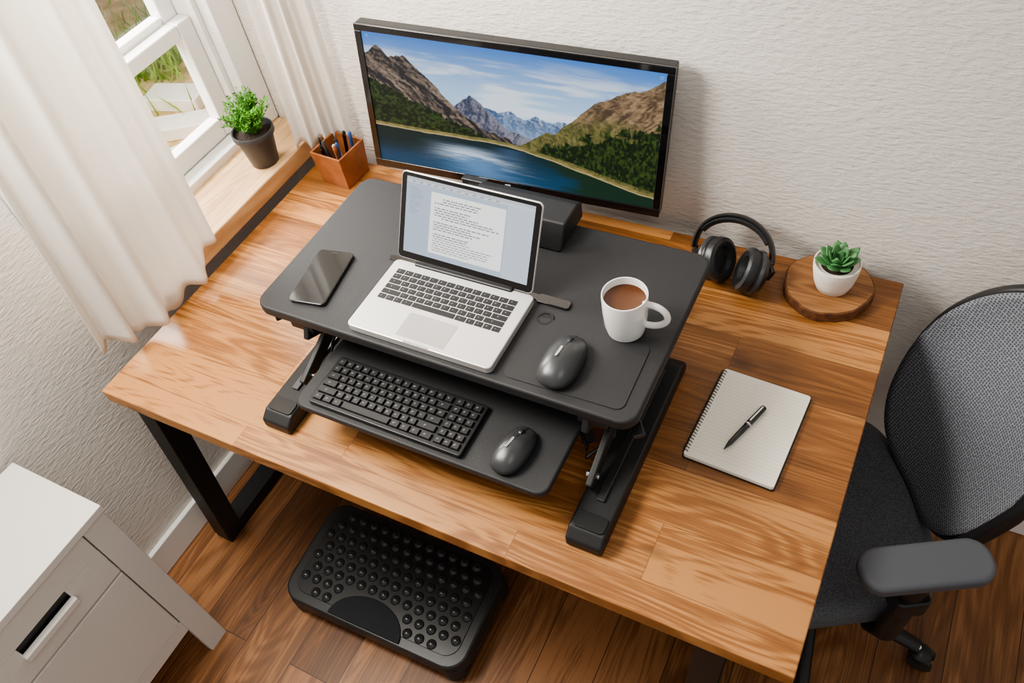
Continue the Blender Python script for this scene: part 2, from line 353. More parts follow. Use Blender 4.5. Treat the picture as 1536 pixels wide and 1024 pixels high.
# ------------------------------------------------------------------ standing desk riser
def riser():
    g=group('desk_riser',(0,0,.75)); Z=-.75
    rprism('upper_platform',.738,.384,.022,.03,(.888,-.466,.928+Z),M['plat'],g,0,.005,3)
    rprism('mouse_mat_inset',.205,.135,.0016,.014,(1.1275,-.572,.95+Z),M['plat'],g,.02,.0006)
    rprism('device_slot',.37,.013,.002,.005,(.885,-.467,.95+Z),M['gloss'],g,0,.0004)
    rprism('slot_lip',.062,.020,.005,.006,(1.040,-.469,.95+Z),M['gloss'],g,0,.0015)
    lathe('cable_grommet',[(0,.0005),(.010,.0005),(.011,.002),(.0145,.002),(.0155,0)],M['plast'],g,(1.041,-.507,.95+Z),n=32)
    rprism('keyboard_tray',.50,.25,.014,.022,(.901,-.643,.836+Z),M['plat'],g,0,.004,3)
    for i,(xa) in enumerate((.589,1.217)):
        extrude_x('foot_bar_%d'%(i+1),[(-.785,0),(-.785,.022),(-.765,.036),(-.40,.036),(-.375,.02),(-.375,0)],xa-.032,xa+.032,M['blk'],g,.005,3)
        rprism('foot_end_cap_%d'%(i+1),.055,.03,.003,.008,(xa,-.75,.036),M['plast'],g,0,.001)
        s=1 if xa<.9 else -1
        beam('arm_a_%d'%(i+1),(xa+s*.022,-.70,.05),(xa+s*.022,-.43,.165),.012,.03,M['blk'],g,.003)
        beam('arm_b_%d'%(i+1),(xa+s*.040,-.42,.045),(xa+s*.040,-.66,.165),.012,.03,M['blk'],g,.003)
        beam('rail_%d'%(i+1),(xa+s*.03,-.655,.170),(xa+s*.03,-.33,.170),.05,.014,M['blk'],g,.002)
        beam('slide_%d'%(i+1),(xa,-.71,.038),(xa,-.42,.038),.014,.006,M['steel'],g,.001)
        xt=.901-s*.235
        beam('tray_arm_%d'%(i+1),(xt,-.56,.092),(xa+s*.045,-.52,.165),.03,.012,M['blk'],g,.003)
        beam('tray_link_%d'%(i+1),(xa+s*.055,-.62,.05),(xt+s*.0,-.60,.09),.022,.012,M['blk'],g,.003)
        lathe('pivot_%d'%(i+1),[(0,-.012),(.008,-.012),(.009,-.010),(.009,.010),(.008,.012),(0,.012)],M['steel'],g,(xa+s*.03,-.555,.112),(0,math.pi/2,0),24)
        beam('lever_%d'%(i+1),(xa-s*.01,-.60,.160),(xa-s*.045,-.645,.158),.02,.008,M['plast'],g,.003)
        tube('bolt_%d'%(i+1),[(xa+s*.012,-.68,.058),(xa+s*.034,-.68,.058)],.006,M['chrome'],g)
        tube('cable_%d'%(i+1),[(xt+s*.01,-.60,.088),(xt-s*.03,-.64,.065),(xa+s*.05,-.65,.05),(xa+s*.02,-.60,.06),(xa+s*.03,-.52,.12)],.003,M['plast'],g,8)
    beam('cross_bar_low',(.60,-.43,.05),(1.20,-.43,.05),.025,.02,M['blk'],g)
    beam('cross_bar_mid',(.60,-.555,.112),(1.20,-.555,.112),.02,.012,M['blk'],g)
riser()

# ------------------------------------------------------------------ numpy painting helpers (screen contents stored as vertex colours)
def vnoise(x,y,seed):
    xi=np.floor(x).astype(int); yi=np.floor(y).astype(int); xf=x-xi; yf=y-yi
    def h(a,b):
        n=(a*374761393+b*668265263+seed*1442695041)&0x7fffffff
        n=((n^(n>>13))*1274126177)&0x7fffffff
        return ((n^(n>>16))&0xffff)/65535.
    u=xf*xf*(3-2*xf); v=yf*yf*(3-2*yf)
    return (h(xi,yi)*(1-u)+h(xi+1,yi)*u)*(1-v)+(h(xi,yi+1)*(1-u)+h(xi+1,yi+1)*u)*v
def fbm(x,y,seed,o=5):
    r=0;a=.5
    for i in range(o): r=r+a*vnoise(x*2**i+i*7.3,y*2**i+i*3.1,seed+i); a*=.5
    return r
def rfbm(x,y,seed,o=6):
    r=0;a=.5
    for i in range(o): r=r+a*(1-abs(2*vnoise(x*2**i+i*5.7,y*2**i+i*9.1,seed+i)-1)); a*=.55
    return r
def color_grid(name,w,h,nx,ny,fn,m,parent,loc,rot):
    us=np.linspace(0,1,nx); vs=np.linspace(0,1,ny); U,V=np.meshgrid(us,vs)
    C=fn(U,V).reshape(-1,3); C=np.clip(C,0,4)
    co=np.stack([(U-.5)*w,0*U,(1-V)*h],-1).reshape(-1,3)
    idx=np.arange(nx*ny).reshape(ny,nx)
    F=np.stack([idx[1:,:-1],idx[1:,1:],idx[:-1,1:],idx[:-1,:-1]],-1).reshape(-1,4)
    me=bpy.data.meshes.new(name); me.from_pydata(co.tolist(),[],F.tolist()); me.update()
    ca=me.color_attributes.new('Col','FLOAT_COLOR','POINT')
    ca.data.foreach_set('color',np.concatenate([C,np.ones((len(C),1))],1).astype(np.float32).ravel())
    me.materials.append(m); o=bpy.data.objects.new(name,me); col.objects.link(o)
    o.parent=parent; o.location=loc; o.rotation_euler=rot; return o
def lerp(a,b,t): t=t[...,None]; return np.array(a)*(1-t)+np.array(b)*t
def sm(x,a,b): t=np.clip((x-a)/(b-a),0,1); return t*t*(3-2*t)
def mixm(C,D,m): m=m[...,None]; return C*(1-m)+D*m
def land(U,V):
    A=1.95
    n=lambda sx,sy,s,o=5: fbm(U*sx,V*sy,s,o)
    def rock(sc,s,k=3.0,sk=0.):
        wx=(fbm(U*9,V*9,s+70,3)-.5)*.35; x=(U*A+sk*V+wx*.3)*sc; y=(V+wx*.2)*sc*.8
        a=rfbm(x,y,s); b=rfbm(x+.12,y-.06,s)
        return .5+(a-b)*k*.75+(fbm(U*110,V*70,s+5,3)-.5)*.55
    C=lerp((.06,.21,.60),(.45,.66,.90),sm(V,-.05,.42))
    cl=sm(n(4,16,11,6)+.25*n(12,50,12),.50,.80)*sm(V,.0,.22); C=mixm(C,np.array((.86,.91,.97))+0*C,cl*.75)
    e=lambda s,f,a: (fbm(U*f,U*0+3.3,s,6)-.5)*a
    def ridge(pts,s,f,a):
        return np.interp(U,[p[0] for p in pts],[p[1] for p in pts])+e(s,f,a)
    r=ridge([(0,.6),(.28,.52),(.36,.40),(.41,.42),(.46,.46),(.50,.45),(.56,.47),(.62,.46),(.68,.44),(.75,.5),(1,.6)],21,20,.11)
    m=sm(V-r,0,.005); t=rock(11,22,2.2); D=lerp((.07,.12,.24),(.25,.34,.50),sm(t,.2,.8)); sn=sm(rock(14,25,2),.5,.85)*sm(r+.08-V,0,.08)*sm(U,.44,.52)
    D=mixm(D,np.array((.80,.84,.92))+0*D,sn*.75); D=mixm(D,np.array((.30,.42,.60))+0*D,sm(V,.46,.62)*.5); C=mixm(C,D,m)
    r=ridge([(0,.7),(.26,.55),(.33,.42),(.365,.36),(.40,.41),(.45,.50),(.5,.58),(1,.8)],31,28,.06)
    m=sm(V-r,0,.005); t=rock(10,32,2.4,.4)+(U-.37)*1.2; D=lerp((.045,.06,.11),(.26,.25,.30),sm(t,.15,.9)); C=mixm(C,D,m)
    r=ridge([(0,1.2),(.55,.66),(.66,.52),(.74,.38),(.80,.26),(.88,.16),(.94,.12),(1,.05)],41,18,.09)
    m=sm(V-r,0,.005); t=rock(7,42,2.4,.9); D=lerp((.085,.055,.035),(.40,.27,.155),sm(t,.10,.95))
    D=mixm(D,lerp((.05,.07,.015),(.21,.19,.06),sm(rock(12,45,2.0),.15,.85)),sm(V+.12*(n(12,10,46)-.5),.32,.48)*.85)
    C=mixm(C,D,m)
    r=ridge([(0,.14),(.05,.11),(.09,.15),(.14,.15),(.18,.24),(.22,.28),(.28,.40),(.34,.51),(.42,.60),(.5,.66),(1,1.3)],51,22,.11)
    m=sm(V-r,0,.005); t=rock(7,52,2.6,-.7); D=lerp((.020,.020,.026),(.29,.22,.165),sm(t,.18,1.0))
    C=mixm(C,D,m)
    r=np.interp(U,[0,.12,.25,.38,.5],[.33,.42,.54,.63,.68])+e(61,90,.08)
    m=sm(V-r,0,.012)*sm(.55-U,0,.03); t=n(110,60,62,3)+.3*(n(9,9,64)-.5); D=lerp((.003,.012,.004),(.045,.085,.018),sm(t,.3,.8)); C=mixm(C,D,m)
    shoreL=np.interp(U,[0,.2,.42,.55,.7,.85,1],[.70,.71,.70,.72,.79,.86,.93])+(n(14,1,71)-.5)*.02
    D=lerp((.07,.09,.015),(.40,.31,.13),n(50,60,72)); m=sm(V-(shoreL-.032),0,.008); C=mixm(C,D,m)
    r=np.interp(U,[.58,.66,.74,.85,1],[.72,.61,.56,.46,.38])+e(81,110,.18)
    lo=np.interp(U,[.55,.7,.85,1],[.70,.750,.82,.88])
    m=sm(V-r,0,.01)*sm(lo-V,0,.012)*sm(U,.58,.62)*sm(n(20,22,83)+sm(V-r,.03,.16)*.35,.38,.48); t=n(140,45,82,3); D=lerp((.003,.014,.003),(.055,.10,.018),sm(t,.3,.8)); C=mixm(C,D,m)
    m=sm(V-shoreL,0,.006); rip=(n(12,90,91)-.5)
    D=lerp((.003,.024,.030),(.008,.060,.13),sm(V,.7,1)); refl=np.exp(-((U-.36-.30*(V-.85)+rip*.10)/.11)**2)*sm(V,.74,.84)*(1-.30*sm(V,.88,1.0))
    D=mixm(D,lerp((.13,.27,.48),(.62,.75,.92),sm(n(5,22,93,6),.38,.62)),np.clip(refl*1.05,0,.9)*(.75+.5*n(8,60,95)).clip(0,1))
    hill=np.exp(-((U-.50)/.05)**2)*sm(V,.72,.74)*(1-sm(V,.80,.86)); D=mixm(D,np.array((.05,.10,.18))+0*D,hill*.7)
    D=mixm(D,np.array((.006,.030,.008))+0*D,sm(U+(.5-n(10,30,94))*.2-.3*(V-.85),.62,.76)*.93)
    D=mixm(D,np.array((.002,.018,.016))+0*D,sm(.30-U,0,.2)*sm(.95-V,0,.15)*.8)
    C=mixm(C,D,m)
    m=sm(V-shoreL,-.010,-.004)*(1-sm(V-shoreL,-.002,.004)); C=mixm(C,np.array((.55,.43,.26))+0*C,m*.75)
    ic=((abs(U-.985)<.006)&(abs(V-.035)<.012))|((abs(U-.018)<.005)&(abs(V-.03)<.01)); C[ic]=(.12,.35,.8)
    return C
def docs(U,V):
    C=np.zeros(U.shape+(3,))+np.array((.60,.70,.84))
    C[V<.07]=(.80,.83,.88); C[(V<.035)]=(.66,.70,.76)
    C[(U<.19)&(V>.07)]=(.58,.68,.82); C[(U>.80)&(V>.07)]=(.72,.80,.90)
    page=(U>.205)&(U<.79)&(V>.13)&(V<.93); C[page]=(1.3,1.3,1.28)
    rs=random.Random(4)
    for k in range(23):
        v=.20+k*.031
        if k in (3,9,14): continue
        ln=rs.uniform(.25,.50); x=.235 if k not in(0,1,8) else .30
        h=(abs(V-v)<.0065)&(U>x)&(U<x+ln)
        tx=(np.sin(U*310+k*7)+np.sin(U*173+k*3))>-.9
        C[h&tx]=(.30,.31,.34)
    for k in range(12):
        h=(abs(V-(.13+k*.03))<.005)&(U>.03)&(U<.03+rs.uniform(.04,.12)); C[h]=(.42,.50,.62)
        h=(abs(U-(.06+k*.06))<.012)&(abs(V-.052)<.008); C[h]=(.42,.46,.52)
    return C

# ------------------------------------------------------------------ monitor
def monitor():
    g=group('computer_monitor',(.7692,-.12,.95))
    p=bpy.data.objects.new('panel',None); col.objects.link(p); p.parent=g
    p.matrix_local=Matrix.Translation((0,0,.8536-.95))@Matrix.Rotation(.1228,4,'Z')@Matrix.Rotation(-.1055,4,'X')@Matrix.Rotation(.0674,4,'Y')
    w,h=.643,.326
    box('housing',-w/2,w/2,.0,.028,0,h,M['plast'],p,.004)
    box('rear_bulge',-.2,.2,.028,.05,.05,h-.05,M['plast'],p,.008)
    b=.015
    box('bezel_top',-w/2,w/2,-.004,.002,h-.014,h,M['gloss'],p,.0015)
    box('bezel_bottom',-w/2,w/2,-.004,.002,0,.019,M['gloss'],p,.0015)
    box('bezel_side_a',-w/2,-w/2+b,-.004,.002,.019,h-.014,M['gloss'],p,.0015)
    box('bezel_side_b',w/2-b,w/2,-.004,.002,.019,h-.014,M['gloss'],p,.0015)
    color_grid('display',w-2*b+.001,h-.032,800,410,land,M['scr1'],p,(0,-.0015,.0185),(0,0,0))
    box('badge',-.012,-.0,-.005,-.003,.007,.013,M['alu2'],p,.0005)
    X0,X1=.795-.7692,1.0-.7692
    extrude_x('stand_block',[(-.235,.0),(-.130,.0),(-.130,.035),(-.150,.045),(-.205,.045)],X0,X1,M['blk'],g,.004)
    beam('neck_drop',(.0,-.125,.030),(.0,-.125,-.12),.055,.016,M['plast'],g,.003)
    beam('neck_link',(.0,-.130,-.12),(.0,.06,-.12),.055,.016,M['plast'],g,.003)
    beam('neck_upright',(.0,.060,-.125),(.0,.085,.10),.055,.016,M['plast'],g,.003)
    beam('neck_joint',(-.01,-.125,.012),(.05,-.150,.012),.03,.02,M['plast'],g,.003)
monitor()

# ------------------------------------------------------------------ laptop
def keys(name,x0,x1,y0,y1,rows,z,h,gap,m,parent,ins=.0008):
    bm=bmesh.new(); nr=len(rows); rh=(y1-y0)/nr
    for r,row in enumerate(rows):
        tot=sum(abs(k) for k in row); x=x0; ya=y1-(r+1)*rh; yb=y1-r*rh
        for k in row:
            w=(x1-x0)*abs(k)/tot
            if k>0: addbox(bm,x+gap/2,x+w-gap/2,ya+gap/2,yb-gap/2,z,z+h,ins)
            x+=w
    return finish(name,bm,m,parent)
def legends(name,x0,x1,y0,y1,rows,z,m,parent,sz=.0022):
    bm=bmesh.new(); nr=len(rows); rh=(y1-y0)/nr; rs=random.Random(1)
    for r,row in enumerate(rows):
        tot=sum(abs(k) for k in row); x=x0; yc=y1-(r+.5)*rh
        for k in row:
            w=(x1-x0)*abs(k)/tot
            if k>0 and k<3:
                cx=x+w*.42; a=sz*rs.uniform(.5,.9); b=sz*rs.uniform(.6,1)
                for dx0,dx1,dy0,dy1 in((-a,-a+.0005,-b,b),(-a,a,b-.0005,b),(-a,a*.6,-.0002,.0003)):
                    v=[bm.verts.new((cx+dx,yc+dy,z)) for dx,dy in((dx0,dy0),(dx1,dy0),(dx1,dy1),(dx0,dy1))]; bm.faces.new(v)
            x+=w
    return finish(name,bm,m,parent)
M['legend']=mat('legend',(.45,.45,.45),.6)
def laptop():
    g=group('laptop',(.8685,-.5625,.95))
    W,D=.283,.17
    rprism('base',W,D,.0145,.010,(0,0,.0005),M['alu'],g,0,.002,3)
    rows=[[1]*13+[1],[1]*13+[1.5],[1.5]+[1]*13,[1.8]+[1]*11+[1.8],[2.3]+[1]*10+[2.3],[1,1,1,1.3,5.2,1.3,1,1,1,1]]
    keys('keys',-.124,.121,-.012,.064,rows,.0150,.0012,.0021,M['key'],g,.0003)
    legends('key_legends',-.124,.121,-.012,.064,rows,.01635,M['legend'],g,.0015)
    rprism('trackpad',.095,.054,.0004,.003,(.002,-.049,.0150),M['alu2'],g,0,.0001)
    rprism('front_notch',.05,.004,.0006,.001,(0,-.083,.0148),M['alu2'],g,0,.0001)
    box('hinge',-.10,.10,.078,.090,.008,.019,M['plast'],g,.004)
    p=bpy.data.objects.new('screen_lid',None); col.objects.link(p); p.parent=g
    p.matrix_local=Matrix.Translation((-.0037,.088,.0155))@Matrix.Rotation(-.0186,4,'Z')@Matrix.Rotation(-.4997,4,'X')
    w,h=.278,.160
    prism('lid_shell',rr_outline(w,h,.009),-.0055,-.0006,M['alu'],p,(0,0,h/2),(math.pi/2,0,0),.001)
    prism('bezel',rr_outline(w-.003,h-.003,.008),-.0006,.0004,M['gloss'],p,(0,0,h/2),(math.pi/2,0,0),.0003)
    color_grid('display',.254,.138,500,290,docs,M['scr2'],p,(0,-.0006,.014),(0,0,0))
laptop()

# ------------------------------------------------------------------ smartphone
def phone():
    g=group('smartphone',(.610,-.559,.95),.155)
    rprism('body',.0735,.135,.0075,.009,(0,0,0),M['gloss'],g,0,.0015,3)
    rprism('screen',.069,.130,.0004,.007,(0,0,.0075),M['gloss'],g,0,.0002)
    rprism('speaker_slit',.012,.0015,.0003,.0007,(0,.060,.0079),M['dgrey'],g,0,.0001)
phone()

# ------------------------------------------------------------------ mice
def mouse(loc,rot,L,W,H):
    g=group('computer_mouse',loc,rot)
    def body(nm,m,sx,sy,sz,zc):
        bm=bmesh.new(); bmesh.ops.create_uvsphere(bm,u_segments=48,v_segments=28,radius=1)
        for v in bm.verts:
            x,y,z=v.co
            k=2.5; 
            r=(abs(x)**k+abs(y)**k)**(1/k) if (x or y) else 0; r2=math.hypot(x,y)
            if r>1e-6: x*=r2/r; y*=r2/r
            x*=1-.10*y+.04; x-=.05*math.sin(y*2)
            zz=z if z>0 else z*.35
            zz*=1-.22*max(0,y)**1.5 - .05*max(0,-y)
            v.co=(x*sx,y*sy,zz*sz+zc)
        return finish(nm,bm,m,g,smooth=True)
    body('shell',M['dgrey'],W/2,L/2,H*.80,H*.28)
    body('side_grips',M['rub'],W/2*1.015,L/2*1.005,H*.60,H*.22)
    def top(y): 
        yy=y/(L/2); return H*.28+H*.80*math.sqrt(max(0,1-abs(yy)**2.3))*(1-.22*max(0,yy)**1.5)
    tube('button_split',[(-.05*math.sin(y*2/(L/2))*W/2,y,top(y)-.0004) for y in np.linspace(L*.12,L*.44,10)],.0007,M['gloss'],g,6)
    bm=bmesh.new(); bmesh.ops.create_cone(bm,cap_ends=True,segments=28,radius1=.0075,radius2=.0075,depth=.006)
    finish('scroll_wheel',bm,M['rub'],g,(-.002,L*.26,top(L*.26)-.004),(0,math.pi/2,0),smooth='auto',bevel=.001)
    rprism('thumb_plate',.0045,.022,.0012,.0020,(-W*.06,-L*.02,top(0)-.0002),M['chrome'],g,0,.0004)
mouse((1.112,-.588,.9516),-.10,.108,.062,.034)
mouse((1.071,-.712,.850),-.22,.095,.054,.030)

# ------------------------------------------------------------------ external keyboard
def keyboard():
    g=group('computer_keyboard',(.838,-.7035,.850),-.0)
    W,D=.312,.108
    rprism('case',W,D,.010,.006,(0,0,0),M['plast'],g,0,.002,2)
    main=[[1]*14+[-.25]+[1]*3,[1]*13+[1.6]+[-.25]+[1]*3,[1.5]+[1]*12+[1.1]+[-.25]+[1]*3,[1.8]+[1]*11+[1.8]+[-.25]+[1]*3,[2.3]+[1]*10+[2.3]+[-.25]+[1]*3,[1.2,1.2,1.2,6,1.2,1.2,1.2,1.4]+[-.25]+[1]*3]
    keys('keys',-.150,.150,-.048,.048,main,.0098,.0048,.0022,M['key'],g,.0013)
    legends('key_legends',-.150,.150,-.048,.048,main,.01475,M['legend'],g,.0022)
keyboard()

# ------------------------------------------------------------------ mug
def mug():
    g=group('coffee_mug',(1.176,-.482,.9502))
    k=.93
    lathe('cup',[(r,z*k) for r,z in [(0,0),(.027,0),(.031,.003),(.0345,.02),(.0365,.05),(.0372,.088),(.0367,.0905),(.0350,.0905),(.0343,.087),(.0335,.05),(.031,.02),(.026,.008),(0,.007)]],M['ceram'],g,n=64)
    lathe('coffee',[(0,.0695),(.0325,.0695),(.0342,.0705)],M['coffee'],g,n=64)
    pts=[]
    for i in range(21):
        a=math.radians(115-230*i/20); pts.append((.0385+.030*max(-.3,math.cos(a)),0,.045+.024*math.sin(a)))
    pts[0]=(.034,0,.067); pts[-1]=(.034,0,.022)
    o=tube('handle',pts,.0055,M['ceram'],g,14,1.0,up=(0,1,0)); o.rotation_euler=(0,0,.10)
mug()

# ------------------------------------------------------------------ notebook + pen
def notebook():
    g=group('spiral_notebook',(1.388,-.462,.75),-.055)
    W,D=.156,.202
    rprism('cover_back',W+.004,D+.004,.002,.005,(0,0,0),M['plast'],g,0,.0004)
    rprism('pages',W,D,.008,.005,(0,0,.002),M['paper'],g,0,.0005)
    bm=bmesh.new()
    for k in range(25):
        y=D/2-.014-k*.0072; 
        v=[bm.verts.new(c) for c in((-W/2+.010,y-.0002,.01015),(W/2-.004,y-.0002,.01015),(W/2-.004,y+.0002,.01015),(-W/2+.010,y+.0002,.01015))]; bm.faces.new(v)
    finish('ruled_lines',bm,mat('rule',(.58,.56,.50),.8),g)
    n=30
    for k in range(n):
        yc=-D/2+.008+k*(D-.016)/(n-1)
        pts=[(-W/2+.0015+.0055*math.cos(a),yc+.0008*math.sin(a/2),.0065+.0062*math.sin(a)) for a in np.linspace(0,2*math.pi,12,endpoint=False)]
        tube('spiral_coil_%d'%k,pts,.0008,M['dgrey'],g,6,cyc=True,up=(0,1,0))
notebook()
def pen():
    g=group('pen',(1.385,-.4755,.7602),math.atan2(.107,.038))
    prof=[(0,-.057),(.0008,-.0565),(.0028,-.047),(.0045,-.040),(.0052,-.02),(.0054,.01),(.0058,.0105),(.0058,.054),(.005,.057),(0,.0575)]
    lathe('barrel',prof,M['gloss'],g,(0,0,.0060),(0,math.pi/2,0),24)
    lathe('band',[(.0059,.0),(.0061,.0005),(.0061,.003),(.0059,.0035)],M['chrome'],g,(.008,0,.0060),(0,math.pi/2,0),24)
    beam('clip',(.015,.0,.0128),(.053,.0,.0128),.0028,.001,M['chrome'],g,.0003)
pen()

# ------------------------------------------------------------------ plants
def herb():
    g=group('potted_herb',(.108,-.170,.8152)); g.scale=(1.12,1.12,1.12)
    lathe('pot',[(0,0),(.028,0),(.030,.002),(.040,.07),(.0445,.071),(.0455,.073),(.0455,.083),(.0440,.085),(.0415,.084),(.040,.075),(0,.074)],M['greypot'],g,n=48)
    lathe('soil',[(0,.079),(.025,.078),(.0415,.075)],M['soil'],g,n=24)
    bm=bmesh.new(); rs=random.Random(9)
    for s in range(90):
        a=rs.uniform(0,6.28); out=rs.uniform(.003,.053); H=rs.uniform(.034,.090)*(1.15-out*7); H=max(H,.022)
        r0=rs.uniform(0,.02); p0=Vector((r0*math.cos(a),r0*math.sin(a),.077)); p2=Vector((out*math.cos(a),out*math.sin(a),.077+H)); p1=(p0+p2)/2+Vector((0,0,.012))
        prev=p0
        for i in range(1,9):
            t=i/8; p=p0*(1-t)**2+p1*2*t*(1-t)+p2*t*t
            d=(p-prev).normalized(); sd=d.cross(Vector((0,0,1)));
            if sd.length<1e-3: sd=Vector((1,0,0))
            sd.normalize()
            v=[bm.verts.new(c) for c in(prev-sd*.0006,prev+sd*.0006,p+sd*.0005,p-sd*.0005)]; bm.faces.new(v)
            for q in range(3):
                aa=rs.uniform(0,6.28); dr=(Vector((math.cos(aa),math.sin(aa),rs.uniform(.1,.9)))+d*.4).normalized(); l=rs.uniform(.008,.016)*(1.1-.3*t); w=l*.17
                s2=dr.cross(Vector((rs.uniform(-.3,.3),rs.uniform(-.3,.3),1))).normalized()
                nn=dr.cross(s2)*.15*l
                v=[bm.verts.new(c) for c in(p,p+dr*l*.5+s2*w+nn,p+dr*l,p+dr*l*.5-s2*w+nn)]; bm.faces.new(v)
            prev=p
    finish('foliage',bm,M['leaf'],g)
herb()
def wood_disc_pot():
    g=group('wood_slice_coaster',(1.437,-.100,.75))
    pts=[]
    for i in range(64):
        a=2*math.pi*i/64; r=.083*(1+.018*math.sin(3*a+.5)+.012*math.sin(7*a+1)+.006*math.sin(15*a)); pts.append((r*math.cos(a),r*math.sin(a)*.97))
    prism('slice_top',[(x*.965,y*.965) for x,y in pts],.001,.0245,M['slice'],g,bevel=.001)
    prism('bark_ring',pts,0,.023,M['bark'],g,bevel=.002)
    g=group('potted_succulent',(1.445,-.105,.7746))
    lathe('pot',[(0,0),(.028,0),(.031,.002),(.037,.02),(.0415,.045),(.043,.062),(.0425,.064),(.040,.064),(.039,.058),(0,.056)],M['pot'],g,n=48)
    lathe('soil',[(0,.059),(.039,.057)],M['soil'],g,n=24)
    bm=bmesh.new()
    def leaf(a,tilt,L,W,base):
        nx,ny=8,10; mt=Matrix.Rotation(a,4,'Z')@Matrix.Translation((base,0,.060))@Matrix.Rotation(-tilt,4,'Y')
        rings=[]
        for j in range(ny+1):
            t=j/ny; w=W*(math.sin(math.pi*min(1,(t**.9*.76+.20)))**.75); th=w*.38; up=.14*L*t*t
            if j==ny: rings.append([bm.verts.new(mt@Vector((L*1.02,0,up)))]); continue
            rings.append([bm.verts.new(mt@Vector((L*t,w*math.cos(q),th*math.sin(q)*(1 if math.sin(q)<0 else .35)+up))) for q in np.linspace(0,2*math.pi,nx,endpoint=False)])
        for A,B in zip(rings[:-1],rings[1:]):
            for i in range(nx):
                k=(i+1)%nx
                if len(B)==1: bm.faces.new((A[i],A[k],B[0]))
                else: bm.faces.new((A[i],A[k],B[k],B[i]))
    rs=random.Random(2); a=0
    for n,tilt,L,W in((7,.30,.042,.0135),(6,.62,.038,.0125),(5,.95,.032,.0105),(4,1.2,.024,.008)):
        for i in range(n):
            leaf(a+2*math.pi*i/n+rs.uniform(-.1,.1),tilt+rs.uniform(-.06,.06),L*rs.uniform(.9,1.1),W,.004)
        a+=.45
    finish('rosette',bm,M['succ'],g,smooth=True)
wood_disc_pot()

# ------------------------------------------------------------------ pencil holder
def pencils():
    g=group('pencil_holder',(.278,-.092,.75),-.08)
    s0,s1,H,t=.041,.047,.092,.005
    bm=bmesh.new()
    def ring(s,z): return [bm.verts.new((x*s,y*s,z)) for x,y in((-1,-1),(1,-1),(1,1),(-1,1))]
    A,B,C,D=ring(s0,0),ring(s1,H),ring(s1-t,H),ring(s0-t,.006)
    bm.faces.new(A[::-1]); bm.faces.new(D)
    for P,Q in((A,B),(B,C),(C,D)):
        for i in range(4): bm.faces.new((P[i],P[(i+1)%4],Q[(i+1)%4],Q[i]))
    finish('box',bm,M['penw'],g,bevel=.0012)
    rs=random.Random(5); cm=[M['gloss'],M['blue'],M['penw'],M['dgrey'],M['alu'],M['gloss'],M['blue'],M['plast']]
    for i,m in enumerate(cm+[M['paper'],M['gloss']]):
        bx,by=rs.uniform(-.025,.025),rs.uniform(-.025,.025); tx,ty=bx*1.3+rs.uniform(-.012,.012),by*1.2+rs.uniform(-.01,.01); L=rs.uniform(.10,.12)
        tx=max(-.034,min(.034,tx));ty=max(-.034,min(.03,ty))
        p0=Vector((bx,by,.008)); p1=Vector((tx,ty,.008+L)); d=(p1-p0)
        tube('pen_%d'%i,[p0,p0+d*.85,p0+d*.86,p0+d*.97,p1],.004,m,g,10,radii=[.0045,.0045,.005,.0045,.002])
pencils()

# ------------------------------------------------------------------ headphones
def headphones():
    g=group('headphones',(1.247,-.085,.75))
    A=Vector((-.072,-.020,.050)); B=Vector((.078,-.030,.045)); 
    pts=[]
    for i in range(41):
        a=math.pi*i/40; c=(A+B)/2
        x=math.cos(a)*-.078; hgt=math.sin(a)**.85
        pts.append(c+Vector((x,0,0))+Vector((-.008,.058,.052))*hgt)
    tube('headband',pts,.0055,M['plast'],g,12,3.3,up=(0,.75,-.65))
    tube('headband_cushion',[p+Vector((0,-.005,-.005)) for p in pts[7:34]],.0072,M['rub'],g,12,2.3,up=(0,.75,-.65))
    for nm,c,rx in(('left',Vector((-.026,-.042,.046)),-1),('right',Vector((.052,-.054,.046)),1)):
        ax=Vector((-rx*.86,-.22,.36)).normalized()
        q=ax.to_track_quat('Z','Y').to_euler(); S=(1.28,1.28,1.25)
        lathe(nm+'_cup',[(0,-.020),(.018,-.0195),(.027,-.016),(.033,-.008),(.034,.002),(.030,.004)],M['plast'],g,c,q,40,S)
        lathe(nm+'_cushion',[(.033,.002),(.0355,.008),(.034,.016),(.028,.019),(.021,.016),(.018,.009),(0,.008)],M['rub'],g,c,q,40,S)
        lathe(nm+'_ring',[(.0325,-.009),(.0350,-.007),(.0350,-.003),(.0335,-.001)],M['dgrey'],g,c,q,40,S)
        e=A if rx<0 else B
        back=c-ax*.022
        tube(nm+'_yoke',[e,e.lerp(back,.35)+Vector((rx*.010,0,-.004)),e.lerp(back,.7)+Vector((rx*.008,0,-.006)),back],.0065,M['plast'],g,10,1.8)
headphones()

